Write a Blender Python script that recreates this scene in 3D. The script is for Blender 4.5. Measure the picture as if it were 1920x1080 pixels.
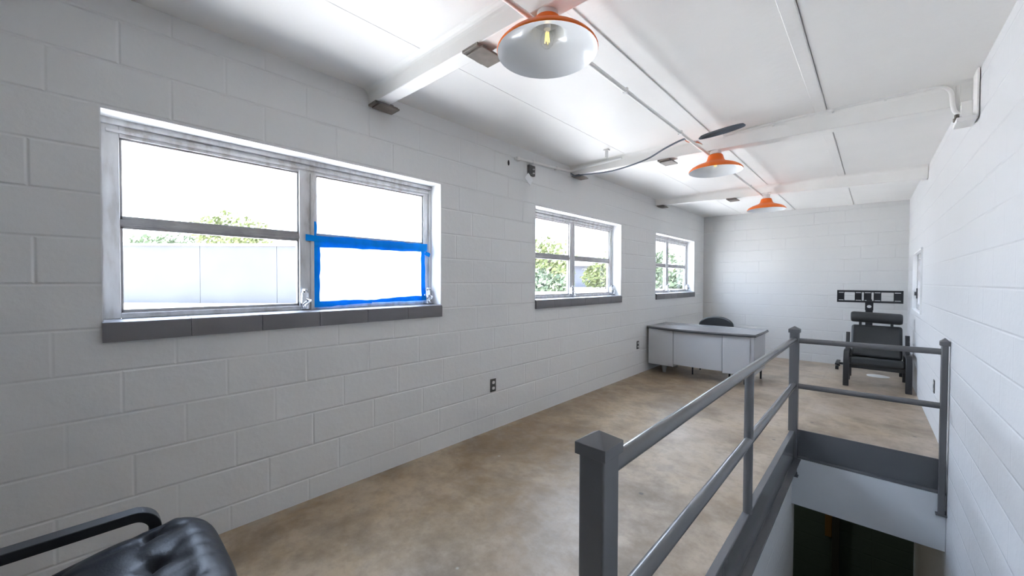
import bpy, bmesh, math, random
from mathutils import Vector, Matrix
random.seed(7)
PI = math.pi
S = bpy.context.scene
C = S.collection
for o in list(bpy.data.objects):
    bpy.data.objects.remove(o)

# ---------------------------------------------------------------- camera
cam = bpy.data.cameras.new('camera')
cam.sensor_width = 36.0
cam.lens = 732.8 / 1920 * 36.0
cam.clip_start = 0.02
co = bpy.data.objects.new('camera', cam)
C.objects.link(co)
co.matrix_world = (Matrix.Translation((0, 0, 1.378)) @ Matrix.Rotation(0.7494, 4, 'Z')
                   @ Matrix.Rotation(PI / 2 - 0.0178, 4, 'X') @ Matrix.Rotation(0.0039, 4, 'Z'))
S.camera = co

# ---------------------------------------------------------------- world / exposure
w = bpy.data.worlds.new('sky')
S.world = w
w.use_nodes = True
wn = w.node_tree.nodes
wl = w.node_tree.links
wn.clear()
wo = wn.new('ShaderNodeOutputWorld')
bg = wn.new('ShaderNodeBackground')
tc = wn.new('ShaderNodeTexCoord')
sp = wn.new('ShaderNodeSeparateXYZ')
mr = wn.new('ShaderNodeMapRange')
mx = wn.new('ShaderNodeMix')
mx.data_type = 'RGBA'
wl.new(tc.outputs['Generated'], sp.inputs[0])
wl.new(sp.outputs['Z'], mr.inputs[0])
mr.inputs[1].default_value = 0.0
mr.inputs[2].default_value = 0.7
wl.new(mr.outputs[0], mx.inputs[0])
mx.inputs[6].default_value = (0.80, 0.885, 1.0, 1)      # hazy horizon
mx.inputs[7].default_value = (0.60, 0.75, 1.0, 1)      # overcast zenith
wl.new(mx.outputs[2], bg.inputs[0])
bg.inputs[1].default_value = 3.75
wl.new(bg.outputs[0], wo.inputs[0])
S.view_settings.view_transform = 'Standard'
S.view_settings.look = 'None'
S.view_settings.gamma = 1
S.view_settings.use_curve_mapping = False
S.view_settings.exposure = 2.38
S.cycles.use_denoising = True
S.cycles.max_bounces = 16
S.cycles.diffuse_bounces = 12
S.cycles.glossy_bounces = 6
S.cycles.transparent_max_bounces = 16
S.cycles.sample_clamp_indirect = 20


sun = bpy.data.lights.new('sun', 'SUN')
sun.energy = 10.5
sun.angle = math.radians(0.6)
sun.color = (1.0, 0.965, 0.92)
so = bpy.data.objects.new('sun', sun)
C.objects.link(so)
so.location = (3, 8, 12)
so.rotation_euler = Vector((-0.15, -0.35, -0.92)).to_track_quat('-Z', 'Y').to_euler()


# light portals in the four window openings of the left wall and the one in the right wall
def portal(x, y0, y1, z0, z1, side):
    l = bpy.data.lights.new('window_portal', 'AREA')
    l.shape = 'RECTANGLE'
    l.size = y1 - y0
    l.size_y = z1 - z0
    l.cycles.is_portal = True
    o = bpy.data.objects.new('window_portal', l)
    C.objects.link(o)
    o.location = (x, (y0 + y1) / 2, (z0 + z1) / 2)
    d = Vector((side, 0, 0))
    o.rotation_euler = d.to_track_quat('-Z', 'Z').to_euler()


# ---------------------------------------------------------------- material helpers
def new_mat(name):
    m = bpy.data.materials.new(name)
    m.use_nodes = True
    n = m.node_tree.nodes
    b = n['Principled BSDF']
    return m, n, m.node_tree.links, b


def M(name, col, rough=0.5, metal=0.0, bump=0.0, bscale=60.0, var=0.0, vscale=6.0, coat=0.0, spec=0.5):
    m, n, l, b = new_mat(name)
    b.inputs['Base Color'].default_value = (*col, 1)
    b.inputs['Roughness'].default_value = rough
    b.inputs['Metallic'].default_value = metal
    b.inputs['Coat Weight'].default_value = coat
    b.inputs['Specular IOR Level'].default_value = spec
    tcn = n.new('ShaderNodeTexCoord')
    if var:
        t = n.new('ShaderNodeTexNoise')
        t.inputs['Scale'].default_value = vscale
        t.inputs['Detail'].default_value = 5
        l.new(tcn.outputs['Object'], t.inputs['Vector'])
        r = n.new('ShaderNodeValToRGB')
        r.color_ramp.elements[0].position = 0.3
        r.color_ramp.elements[1].position = 0.7
        r.color_ramp.elements[0].color = (*[c * (1 - var) for c in col], 1)
        r.color_ramp.elements[1].color = (*[min(1, c * (1 + var)) for c in col], 1)
        l.new(t.outputs['Fac'], r.inputs[0])
        l.new(r.outputs[0], b.inputs['Base Color'])
    if bump:
        t = n.new('ShaderNodeTexNoise')
        t.inputs['Scale'].default_value = bscale
        t.inputs['Detail'].default_value = 4
        l.new(tcn.outputs['Object'], t.inputs['Vector'])
        bp = n.new('ShaderNodeBump')
        bp.inputs['Strength'].default_value = bump
        bp.inputs['Distance'].default_value = 0.004
        l.new(t.outputs['Fac'], bp.inputs['Height'])
        l.new(bp.outputs[0], b.inputs['Normal'])
    return m


def mth(n, l, op, a, b=None):
    x = n.new('ShaderNodeMath')
    x.operation = op
    for i, v in enumerate((a, b)):
        if v is None:
            continue
        if isinstance(v, (int, float)):
            x.inputs[i].default_value = v
        else:
            l.new(v, x.inputs[i])
    return x.outputs[0]


def block_mat(name, axis, W, table, col, joint=0.0065, rough=0.55, fade=0.55):
    """painted concrete block: courses 0.2032 m high, blocks 0.4064 m long; joint geometry is bump only"""
    m, n, l, b = new_mat(name)
    g = n.new('ShaderNodeNewGeometry')
    s = n.new('ShaderNodeSeparateXYZ')
    l.new(g.outputs['Position'], s.inputs[0])
    B = 0.2032
    z = s.outputs['Z']
    y = s.outputs[axis]
    t = mth(n, l, 'DIVIDE', mth(n, l, 'SUBTRACT', W, z), B)
    row = mth(n, l, 'FLOOR', t)
    fr = mth(n, l, 'SUBTRACT', t, row)
    dh = mth(n, l, 'MULTIPLY', mth(n, l, 'MINIMUM', fr, mth(n, l, 'SUBTRACT', 1.0, fr)), B)
    rp = n.new('ShaderNodeValToRGB')
    cr = rp.color_ramp
    cr.interpolation = 'CONSTANT'
    N = len(table)
    for i, v in enumerate(table):
        if i == 0:
            e = cr.elements[0]
        elif i == 1:
            e = cr.elements[1]
        else:
            e = cr.elements.new(i / N)
        e.position = i / N
        e.color = (v, v, v, 1)
    l.new(mth(n, l, 'DIVIDE', mth(n, l, 'ADD', row, 3.5), float(N)), rp.inputs[0])
    sh = mth(n, l, 'DIVIDE', mth(n, l, 'SUBTRACT', y, rp.outputs[0]), 2 * B)
    fs = mth(n, l, 'FRACT', sh)
    dv = mth(n, l, 'MULTIPLY', mth(n, l, 'MINIMUM', fs, mth(n, l, 'SUBTRACT', 1.0, fs)), 2 * B)
    # joints fade where paint has filled them
    nz = n.new('ShaderNodeTexNoise')
    nz.inputs['Scale'].default_value = 1.3
    nz.inputs['Detail'].default_value = 2
    l.new(g.outputs['Position'], nz.inputs['Vector'])
    fz = n.new('ShaderNodeMapRange')
    fz.inputs[1].default_value = 0.35
    fz.inputs[2].default_value = 0.62
    fz.inputs[3].default_value = 1.0 - fade
    fz.inputs[4].default_value = 1.0
    l.new(nz.outputs['Fac'], fz.inputs[0])

    def prof(d, wdt, lo):
        mrn = n.new('ShaderNodeMapRange')
        mrn.interpolation_type = 'SMOOTHSTEP'
        mrn.inputs[1].default_value = 0.0
        mrn.inputs[2].default_value = wdt
        mrn.inputs[3].default_value = lo
        mrn.inputs[4].default_value = 0.0
        l.new(d, mrn.inputs[0])
        return mrn.outputs[0]
    jh = prof(dh, joint * 1.5, 1.0)
    jv = mth(n, l, 'MULTIPLY', prof(dv, joint * 1.5, 0.8), fz.outputs[0])
    jj = mth(n, l, 'MULTIPLY', mth(n, l, 'MAXIMUM', jh, jv), fz.outputs[0])
    fine = n.new('ShaderNodeTexNoise')
    fine.inputs['Scale'].default_value = 26
    fine.inputs['Detail'].default_value = 7
    fine.inputs['Roughness'].default_value = 0.6
    l.new(g.outputs['Position'], fine.inputs['Vector'])
    pit = n.new('ShaderNodeTexNoise')
    pit.inputs['Scale'].default_value = 5
    pit.inputs['Detail'].default_value = 3
    l.new(g.outputs['Position'], pit.inputs['Vector'])
    h = mth(n, l, 'SUBTRACT', mth(n, l, 'MULTIPLY', mth(n, l, 'MULTIPLY', fine.outputs['Fac'], pit.outputs['Fac']), 0.9), jj)
    bp = n.new('ShaderNodeBump')
    bp.inputs['Strength'].default_value = 0.9
    bp.inputs['Distance'].default_value = 0.0040
    l.new(h, bp.inputs['Height'])
    l.new(bp.outputs[0], b.inputs['Normal'])
    r2 = n.new('ShaderNodeValToRGB')
    r2.color_ramp.elements[0].color = (*[c * 0.965 for c in col], 1)
    r2.color_ramp.elements[1].color = (*[min(1, c * 1.03) for c in col], 1)
    l.new(nz.outputs['Fac'], r2.inputs[0])
    l.new(r2.outputs[0], b.inputs['Base Color'])
    b.inputs['Roughness'].default_value = rough
    b.inputs['Specular IOR Level'].default_value = 0.35
    return m


T0 = [.28, .095, .278, .08, .228, .05, .242, .06, .286, .092, .322, .128, .288, .1, .3, .1]
PAINT = (0.68, 0.69, 0.69)
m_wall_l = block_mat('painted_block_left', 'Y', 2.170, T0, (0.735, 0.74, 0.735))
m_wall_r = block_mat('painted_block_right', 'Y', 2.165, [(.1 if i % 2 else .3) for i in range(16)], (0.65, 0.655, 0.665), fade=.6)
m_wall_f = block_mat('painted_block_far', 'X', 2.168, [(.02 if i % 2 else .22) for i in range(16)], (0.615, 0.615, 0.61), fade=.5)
m_white = M('white_ceiling_paint', (0.85, 0.84, 0.82), 0.48, bump=0.3, bscale=22, var=0.02, vscale=2)
m_beam = M('white_beam_paint', (0.86, 0.85, 0.825), 0.45, bump=0.12, bscale=40, var=0.03, vscale=3)
m_jamb = M('white_jamb_paint', (0.80, 0.81, 0.82), 0.5, bump=0.2, bscale=40)
m_sill = M('grey_sill_tile', (0.16, 0.155, 0.165), 0.42, bump=0.08, bscale=50, var=0.06)
m_rail = M('grey_rail_paint', (0.125, 0.126, 0.132), 0.26, bump=0.03, bscale=30, var=0.06, vscale=4)
m_chan = M('dark_grey_channel_paint', (0.115, 0.12, 0.13), 0.4, bump=0.1, bscale=30, var=0.08, vscale=3)
m_plast = M('pale_plaster', (0.64, 0.67, 0.70), 0.6, bump=0.15, bscale=18, var=0.04, vscale=2)
m_black = M('black_painted_wood', (0.022, 0.023, 0.025), 0.42, bump=0.05)
m_leather = M('black_leather', (0.009, 0.010, 0.014), 0.40, bump=0.12, bscale=160, coat=0.0, spec=0.22)
m_leather2 = M('charcoal_leather', (0.024, 0.026, 0.027), 0.5, bump=0.2, bscale=120)
m_blackmetal = M('black_metal', (0.02, 0.021, 0.024), 0.4, metal=0.3)
m_orange = M('orange_enamel', (0.88, 0.175, 0.018), 0.4, coat=0.05, var=0.04, spec=0.3)
m_shade_in = M('white_enamel', (0.80, 0.82, 0.84), 0.28, coat=0.4)
m_socket = M('white_socket', (0.74, 0.71, 0.69), 0.5)
m_pipe = M('painted_conduit', (0.82, 0.81, 0.79), 0.42, bump=0.05)
m_steel = M('weathered_steel_plate', (0.20, 0.175, 0.155), 0.5, metal=0.25, var=0.25, vscale=12)
m_chrome = M('chrome', (0.72, 0.73, 0.76), 0.16, metal=1.0)
m_cable = M('grey_cable', (0.09, 0.11, 0.14), 0.6)
m_wire = M('orange_wire', (0.7, 0.22, 0.12), 0.5)
m_tape = M('blue_masking_tape', (0.0, 0.33, 0.90), 0.6, bump=0.3, bscale=60, var=0.10, vscale=14, spec=0.15)
tt = m_tape.node_tree
_tl = tt.nodes.new('ShaderNodeBsdfTranslucent')
_tl.inputs[0].default_value = (0.0, 0.40, 1.0, 1)
_tm = tt.nodes.new('ShaderNodeMixShader')
_tm.inputs[0].default_value = 0.16
tt.links.new(tt.nodes['Principled BSDF'].outputs[0], _tm.inputs[1])
tt.links.new(_tl.outputs[0], _tm.inputs[2])
tt.links.new(_tm.outputs[0], tt.nodes['Material Output'].inputs[0])
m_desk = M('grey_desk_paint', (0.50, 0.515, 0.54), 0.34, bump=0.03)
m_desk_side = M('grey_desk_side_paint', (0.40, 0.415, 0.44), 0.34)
m_desktop = M('grey_desktop_laminate', (0.21, 0.21, 0.22), 0.25)
m_deskedge = M('dark_desktop_edge', (0.03, 0.03, 0.035), 0.4)
m_foot = M('pale_desk_foot', (0.46, 0.48, 0.48), 0.35)
m_plate = M('dark_steel_cover_plate', (0.10, 0.098, 0.092), 0.4, metal=0.4)
m_recept = M('white_receptacle', (0.75, 0.74, 0.72), 0.5)
m_hole = M('dark_hole', (0.01, 0.01, 0.01), 0.9)
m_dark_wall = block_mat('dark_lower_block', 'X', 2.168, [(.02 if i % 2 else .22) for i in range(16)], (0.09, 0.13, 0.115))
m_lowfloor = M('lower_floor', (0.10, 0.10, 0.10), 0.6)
m_yellow = M('ochre_board', (0.22, 0.12, 0.03), 0.6)
m_parapet = M('exterior_concrete', (0.055, 0.055, 0.058), 0.8, var=0.10, vscale=1.6)
m_deck = M('exterior_roof', (0.60, 0.58, 0.55), 0.9, var=0.05)
m_bark = M('bark', (0.08, 0.06, 0.05), 0.9)
m_ext = M('exterior_building', (0.05, 0.052, 0.064), 0.8)
m_extroof = M('exterior_shingle', (0.03, 0.028, 0.036), 0.8)
m_leaf1 = M('leaf_light', (0.085, 0.100, 0.030), 0.8, var=0.35, vscale=1.5)
m_leaf2 = M('leaf_green', (0.062, 0.085, 0.042), 0.8, var=0.35, vscale=1.5)
m_patch = M('pale_floor_disc', (0.62, 0.62, 0.60), 0.6)


def alu_mat():
    m, n, l, b = new_mat('weathered_aluminium')
    g = n.new('ShaderNodeNewGeometry')
    mp = n.new('ShaderNodeMapping')
    mp.inputs['Scale'].default_value = (9, 9, 2.2)
    l.new(g.outputs['Position'], mp.inputs[0])
    t = n.new('ShaderNodeTexNoise')
    t.inputs['Scale'].default_value = 2.2
    t.inputs['Detail'].default_value = 6
    l.new(mp.outputs[0], t.inputs['Vector'])
    r = n.new('ShaderNodeValToRGB')
    cr = r.color_ramp
    cr.elements[0].position = 0.36
    cr.elements[0].color = (0.50, 0.485, 0.475, 1)
    cr.elements[1].position = 0.62
    cr.elements[1].color = (0.68, 0.68, 0.69, 1)
    e = cr.elements.new(0.45)
    e.color = (0.60, 0.595, 0.60, 1)
    l.new(t.outputs['Fac'], r.inputs[0])
    l.new(r.outputs[0], b.inputs['Base Color'])
    b.inputs['Roughness'].default_value = 0.45
    b.inputs['Metallic'].default_value = 0.25
    return m


m_alu = alu_mat()
m_rust = M('bronzed_sash_metal', (0.36, 0.35, 0.345), 0.45, metal=0.2, var=0.15, vscale=10)


def glass_mat(name='clear_window_glass', tint=(1, 1, 1), haze=0.0):
    m, n, l, b = new_mat(name)
    n.remove(b)
    out = n['Material Output']
    tr = n.new('ShaderNodeBsdfTransparent')
    tr.inputs[0].default_value = (*tint, 1)
    gl = n.new('ShaderNodeBsdfGlossy')
    gl.inputs['Roughness'].default_value = 0.02
    fr = n.new('ShaderNodeLayerWeight')
    fr.inputs[0].default_value = 0.5
    k5 = mth(n, l, 'ADD', mth(n, l, 'MULTIPLY', mth(n, l, 'POWER', fr.outputs['Facing'], 5.0), 0.9), 0.04)
    ms = n.new('ShaderNodeMixShader')
    l.new(k5, ms.inputs[0])
    l.new(tr.outputs[0], ms.inputs[1])
    l.new(gl.outputs[0], ms.inputs[2])
    last = ms.outputs[0]
    if haze:
        df = n.new('ShaderNodeBsdfTranslucent')
        df.inputs[0].default_value = (0.92, 0.93, 0.95, 1)
        m2 = n.new('ShaderNodeMixShader')
        m2.inputs[0].default_value = haze
        l.new(last, m2.inputs[1])
        l.new(df.outputs[0], m2.inputs[2])
        last = m2.outputs[0]
    l.new(last, out.inputs[0])
    return m


m_glass = glass_mat()
m_film = glass_mat('hazy_film', haze=0.03)
m_bulb = glass_mat('bulb_glass')


def floor_mat():
    m, n, l, b = new_mat('stained_concrete')
    g = n.new('ShaderNodeNewGeometry')
    P = g.outputs['Position']

    def noise(sc, det=6, ro=0.55, vec=P, dist=0.0):
        t = n.new('ShaderNodeTexNoise')
        t.inputs['Scale'].default_value = sc
        t.inputs['Detail'].default_value = det
        t.inputs['Roughness'].default_value = ro
        t.inputs['Distortion'].default_value = dist
        l.new(vec, t.inputs['Vector'])
        return t.outputs['Fac']

    def ramp(f, pts):
        r = n.new('ShaderNodeValToRGB')
        e = r.color_ramp.elements
        e[0].position, e[0].color = pts[0][0], (*pts[0][1], 1)
        e[1].position, e[1].color = pts[-1][0], (*pts[-1][1], 1)
        for p, c in pts[1:-1]:
            k = e.new(p)
            k.color = (*c, 1)
        l.new(f, r.inputs[0])
        return r.outputs[0]

    def mix(f, a, bb):
        x = n.new('ShaderNodeMix')
        x.data_type = 'RGBA'
        if isinstance(f, float):
            x.inputs[0].default_value = f
        else:
            l.new(f, x.inputs[0])
        for i, v in ((6, a), (7, bb)):
            if isinstance(v, tuple):
                x.inputs[i].default_value = (*v, 1)
            else:
                l.new(v, x.inputs[i])
        return x.outputs[2]
    base = ramp(noise(0.9, 8, 0.62, dist=0.6), [(0.30, (0.15, 0.095, 0.042)), (0.47, (0.29, 0.20, 0.108)), (0.56, (0.43, 0.325, 0.205)), (0.72, (0.54, 0.43, 0.305))])
    base = mix(ramp(noise(5.5, 9, 0.7, dist=0.4), [(0.40, (0, 0, 0)), (0.75, (0.5, 0.5, 0.5))]), base, (0.50, 0.43, 0.36))
    # polished / greyer traffic lane along the stair opening
    s = n.new('ShaderNodeSeparateXYZ')
    l.new(P, s.inputs[0])
    lane = n.new('ShaderNodeMapRange')
    lane.interpolation_type = 'SMOOTHSTEP'
    lane.inputs[1].default_value = -2.0
    lane.inputs[2].default_value = -0.9
    l.new(s.outputs['X'], lane.inputs[0])
    lw = mth(n, l, 'MULTIPLY', lane.outputs[0], ramp(noise(1.7, 6, 0.6), [(0.35, (0.3, 0.3, 0.3)), (0.6, (1, 1, 1))]))
    base = mix(mth(n, l, 'MULTIPLY', lw, 0.62), base, (0.52, 0.44, 0.365))
    # dark stains and paint spots
    base = mix(ramp(noise(1.5, 9, 0.68), [(0.48, (0, 0, 0)), (0.66, (0.75, 0.75, 0.75))]), base, (0.17, 0.125, 0.08))
    base = mix(ramp(noise(14, 8, 0.7), [(0.48, (0, 0, 0)), (0.70, (0.5, 0.5, 0.5))]), base, (0.22, 0.17, 0.12))
    vo = n.new('ShaderNodeTexVoronoi')
    vo.inputs['Scale'].default_value = 5.0
    l.new(P, vo.inputs['Vector'])
    spots = ramp(vo.outputs['Distance'], [(0.04, (1, 1, 1)), (0.07, (0, 0, 0))])
    sel = ramp(noise(3.1, 2), [(0.52, (0, 0, 0)), (0.56, (1, 1, 1))])
    base = mix(mth(n, l, 'MULTIPLY', mth(n, l, 'MULTIPLY', spots, sel), 0.6), base, (0.62, 0.58, 0.52))
    vo2 = n.new('ShaderNodeTexVoronoi')
    vo2.inputs['Scale'].default_value = 3.1
    l.new(P, vo2.inputs['Vector'])
    sp2 = ramp(vo2.outputs['Distance'], [(0.035, (1, 1, 1)), (0.06, (0, 0, 0))])
    base = mix(mth(n, l, 'MULTIPLY', sp2, 0.7), base, (0.09, 0.075, 0.065))
    # worn paint splatter at the foot of the left wall
    ed = n.new('ShaderNodeMapRange')
    ed.inputs[1].default_value = -2.582
    ed.inputs[2].default_value = -2.50
    ed.inputs[3].default_value = 1.0
    ed.inputs[4].default_value = 0.0
    l.new(s.outputs['X'], ed.inputs[0])
    base = mix(mth(n, l, 'MULTIPLY', ed.outputs[0], ramp(noise(7, 4), [(0.45, (0, 0, 0)), (0.6, (0.7, 0.7, 0.7))])), base, (0.40, 0.36, 0.30))
    l.new(base, b.inputs['Base Color'])
    rr = n.new('ShaderNodeMapRange')
    l.new(noise(2.2, 7, 0.6), rr.inputs[0])
    rr.inputs[1].default_value = 0.3
    rr.inputs[2].default_value = 0.7
    rr.inputs[3].default_value = 0.33
    rr.inputs[4].default_value = 0.46
    l.new(rr.outputs[0], b.inputs['Roughness'])
    bp = n.new('ShaderNodeBump')
    bp.inputs['Strength'].default_value = 0.5
    bp.inputs['Distance'].default_value = 0.003
    l.new(noise(9, 6, 0.6), bp.inputs['Height'])
    l.new(bp.outputs[0], b.inputs['Normal'])
    return m


m_floor = floor_mat()


def emis(name, col, st):
    m, n, l, b = new_mat(name)
    b.inputs['Base Color'].default_value = (*col, 1)
    b.inputs['Emission Color'].default_value = (*col, 1)
    b.inputs['Emission Strength'].default_value = st
    return m


m_fil = emis('led_filament', (1.0, 0.78, 0.25), 0.25)


# ---------------------------------------------------------------- mesh helpers (all in world coordinates)
class MB:
    def __init__(self):
        self.v = []
        self.f = []
        self.mi = []
        self.cur = 0

    def add(self, vs, fs):
        k = len(self.v)
        self.v += [Vector(p) for p in vs]
        self.f += [tuple(i + k for i in f) for f in fs]
        self.mi += [self.cur] * len(fs)
        return self

    def hexa(self, p):
        """8 points: bottom 4 ccw, top 4 ccw"""
        return self.add(p, [(3, 2, 1, 0), (4, 5, 6, 7), (0, 1, 5, 4), (1, 2, 6, 5), (2, 3, 7, 6), (3, 0, 4, 7)])

    def box(self, x0, x1, y0, y1, z0, z1):
        return self.hexa([(x0, y0, z0), (x1, y0, z0), (x1, y1, z0), (x0, y1, z0), (x0, y0, z1), (x1, y0, z1), (x1, y1, z1), (x0, y1, z1)])

    def obox(self, c, size, rot):
        """box centred at c with Matrix rot"""
        h = Vector(size) / 2
        pts = [Vector(c) + rot @ Vector((sx * h.x, sy * h.y, sz * h.z)) for sz in (-1, 1) for sx, sy in ((-1, -1), (1, -1), (1, 1), (-1, 1))]
        return self.hexa(pts)

    def prism(self, poly, h, axis='Z', base=0.0):
        """extrude a 2-D polygon; axis Z: (x,y) up; axis X: (y,z) along x; axis Y: (x,z) along y"""
        n = len(poly)

        def P(a, b, t):
            return {'Z': (a, b, t), 'X': (t, a, b), 'Y': (a, t, b)}[axis]
        vs = [P(a, b, base) for a, b in poly] + [P(a, b, base + h) for a, b in poly]
        fs = [tuple(range(n))[::-1], tuple(range(n, 2 * n))] + [(i, (i + 1) % n, n + (i + 1) % n, n + i) for i in range(n)]
        return self.add(vs, fs)

    def tube(self, pts, r, seg=14, closed=False, scale=None):
        pts = [Vector(p) for p in pts]
        n = len(pts)
        vs, fs = [], []
        up = Vector((0, 0, 1))
        prevx = None
        for i, p in enumerate(pts):
            a = pts[(i - 1) % n] if (closed or i > 0) else p
            b = pts[(i + 1) % n] if (closed or i < n - 1) else p
            d = (b - a).normalized()
            if prevx is None:
                x = d.cross(up)
                if x.length < 1e-3:
                    x = d.cross(Vector((0, 1, 0)))
            else:
                x = prevx - d * prevx.dot(d)
            x.normalize()
            prevx = x
            y = d.cross(x)
            rr = r[i] if isinstance(r, (list, tuple)) else r
            for k in range(seg):
                t = 2 * PI * k / seg
                vs.append(p + (x * math.cos(t) + y * math.sin(t)) * rr)
        m = n if closed else n - 1
        for i in range(m):
            j = (i + 1) % n
            for k in range(seg):
                k2 = (k + 1) % seg
                fs.append((i * seg + k, i * seg + k2, j * seg + k2, j * seg + k))
        if not closed:
            fs.append(tuple(range(seg))[::-1])
            fs.append(tuple((n - 1) * seg + k for k in range(seg)))
        return self.add(vs, fs)

    def lathe(self, prof, c=(0, 0, 0), seg=48):
        """prof: list of (r,z); r==0 ends are poles"""
        c = Vector(c)
        vs, fs, rings = [], [], []
        for r, z in prof:
            if r < 1e-6:
                rings.append([len(vs)])
                vs.append(c + Vector((0, 0, z)))
            else:
                rings.append(list(range(len(vs), len(vs) + seg)))
                for k in range(seg):
                    t = 2 * PI * k / seg
                    vs.append(c + Vector((r * math.cos(t), r * math.sin(t), z)))
        for a, b in zip(rings[:-1], rings[1:]):
            for k in range(seg):
                k2 = (k + 1) % seg
                if len(a) == 1 and len(b) == 1:
                    continue
                if len(a) == 1:
                    fs.append((a[0], b[k2], b[k]))
                elif len(b) == 1:
                    fs.append((a[k], a[k2], b[0]))
                else:
                    fs.append((a[k], a[k2], b[k2], b[k]))
        return self.add(vs, fs)

    def build(self, name, mats, parent=None, bevel=0.0, smooth=False, seg=2, sub=0):
        if not isinstance(mats, (list, tuple)):
            mats = [mats]
        org = Vector((0, 0, 0))
        if parent is not None:
            q = parent
            while q:
                org += q.location
                q = q.parent
        else:
            xs = [p.x for p in self.v]
            ys = [p.y for p in self.v]
            zs = [p.z for p in self.v]
            org = Vector(((min(xs) + max(xs)) / 2, (min(ys) + max(ys)) / 2, min(zs)))
        me = bpy.data.meshes.new(name)
        me.from_pydata([p - org for p in self.v], [], self.f)
        for mt in mats:
            me.materials.append(mt)
        for p, i in zip(me.polygons, self.mi):
            p.material_index = i
        me.update()
        bm = bmesh.new()
        bm.from_mesh(me)
        bmesh.ops.recalc_face_normals(bm, faces=bm.faces)
        bm.to_mesh(me)
        bm.free()
        o = bpy.data.objects.new(name, me)
        C.objects.link(o)
        if parent is not None:
            o.parent = parent
        else:
            o.location = org
        if bevel:
            md = o.modifiers.new('bevel', 'BEVEL')
            md.width = bevel
            md.segments = seg
            md.limit_method = 'ANGLE'
            md.angle_limit = math.radians(35)
            md.harden_normals = False
        if sub:
            md = o.modifiers.new('sub', 'SUBSURF')
            md.levels = sub
            md.render_levels = sub
        if smooth or bevel:
            for p in me.polygons:
                p.use_smooth = True
            if hasattr(me, 'set_sharp_from_angle'):
                me.set_sharp_from_angle(angle=math.radians(38))
        return o


def thing(name, label, cat, loc, group=None):
    o = bpy.data.objects.new(name, None)
    C.objects.link(o)
    o.location = loc
    o.empty_display_size = 0.1
    o['label'] = label
    o['category'] = cat
    if group:
        o['group'] = group
    return o


def tag(o, label, cat, group=None, kind=None):
    o['label'] = label
    o['category'] = cat
    if group:
        o['group'] = group
    if kind:
        o['kind'] = kind
    return o


def struct(o, label=None):
    o['kind'] = 'structure'
    if label:
        o['label'] = label
    return o


def arc(c, r, a0, a1, n, plane='YZ'):
    out = []
    for i in range(n + 1):
        t = a0 + (a1 - a0) * i / n
        a, b = r * math.cos(t), r * math.sin(t)
        if plane == 'YZ':
            out.append((c[0], c[1] + a, c[2] + b))
        elif plane == 'XZ':
            out.append((c[0] + a, c[1], c[2] + b))
        else:
            out.append((c[0] + a, c[1] + b, c[2]))
    return out


def smooth_path(pts, n=8):
    """Catmull-Rom through points"""
    P = [Vector(p) for p in pts]
    P = [P[0] * 2 - P[1]] + P + [P[-1] * 2 - P[-2]]
    out = []
    for i in range(1, len(P) - 2):
        for k in range(n):
            t = k / n
            a, b, c, d = P[i - 1], P[i], P[i + 1], P[i + 2]
            out.append(0.5 * ((2 * b) + (c - a) * t + (2 * a - 5 * b + 4 * c - d) * t * t + (3 * b - a - 3 * c + d) * t ** 3))
    out.append(P[-2])
    return out


# ================================================================ ROOM SHELL
XL = -2.582          # left wall face
YF = 8.51            # far wall face
YB = -3.7            # wall behind the camera


def XR(y):
    return 0.4844 - 0.0142 * y      # right wall face (very slightly out of square)


def zc(x, y=0):      # ceiling height
    return 2.690 - 0.016 * (x - XL)


def zbeam(x):        # underside of the ceiling beams
    return 2.585 - 0.030 * (x - XL)


def wall_grid(fx, t, y0, y1, z0, z1, holes, cap=True):
    """wall running along y, room face at x=fx(y), thickness t (signed, away from the room), with rectangular holes"""
    mb = MB()
    ys = sorted({y0, y1} | {h[0] for h in holes} | {h[1] for h in holes})
    zs = sorted({z0, z1} | {h[2] for h in holes} | {h[3] for h in holes})

    def solid(ya, yb, za, zb):
        ym, zm = (ya + yb) / 2, (za + zb) / 2
        return not any(h[0] < ym < h[1] and h[2] < zm < h[3] for h in holes)
    idx = {}

    def V(y, z, s):
        k = (y, z, s)
        if k not in idx:
            idx[k] = len(mb.v)
            mb.v.append(Vector((fx(y) + (t if s else 0), y, z)))
        return idx[k]

    def F(*ks):
        mb.f.append(tuple(V(*k) for k in ks))
        mb.mi.append(0)
    ny, nz = len(ys) - 1, len(zs) - 1
    S_ = [[solid(ys[i], ys[i + 1], zs[j], zs[j + 1]) for j in range(nz)] for i in range(ny)]
    for i in range(ny):
        for j in range(nz):
            if not S_[i][j]:
                continue
            a, b, c, d = ys[i], ys[i + 1], zs[j], zs[j + 1]
            F((a, c, 0), (b, c, 0), (b, d, 0), (a, d, 0))
            F((a, c, 1), (a, d, 1), (b, d, 1), (b, c, 1))
            if i == 0 or not S_[i - 1][j]:
                F((a, c, 0), (a, d, 0), (a, d, 1), (a, c, 1))
            if i == ny - 1 or not S_[i + 1][j]:
                F((b, c, 0), (b, c, 1), (b, d, 1), (b, d, 0))
            if j == 0 or not S_[i][j - 1]:
                F((a, c, 0), (a, c, 1), (b, c, 1), (b, c, 0))
            if j == nz - 1 or not S_[i][j + 1]:
                F((a, d, 0), (b, d, 0), (b, d, 1), (a, d, 1))
    return mb


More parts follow.
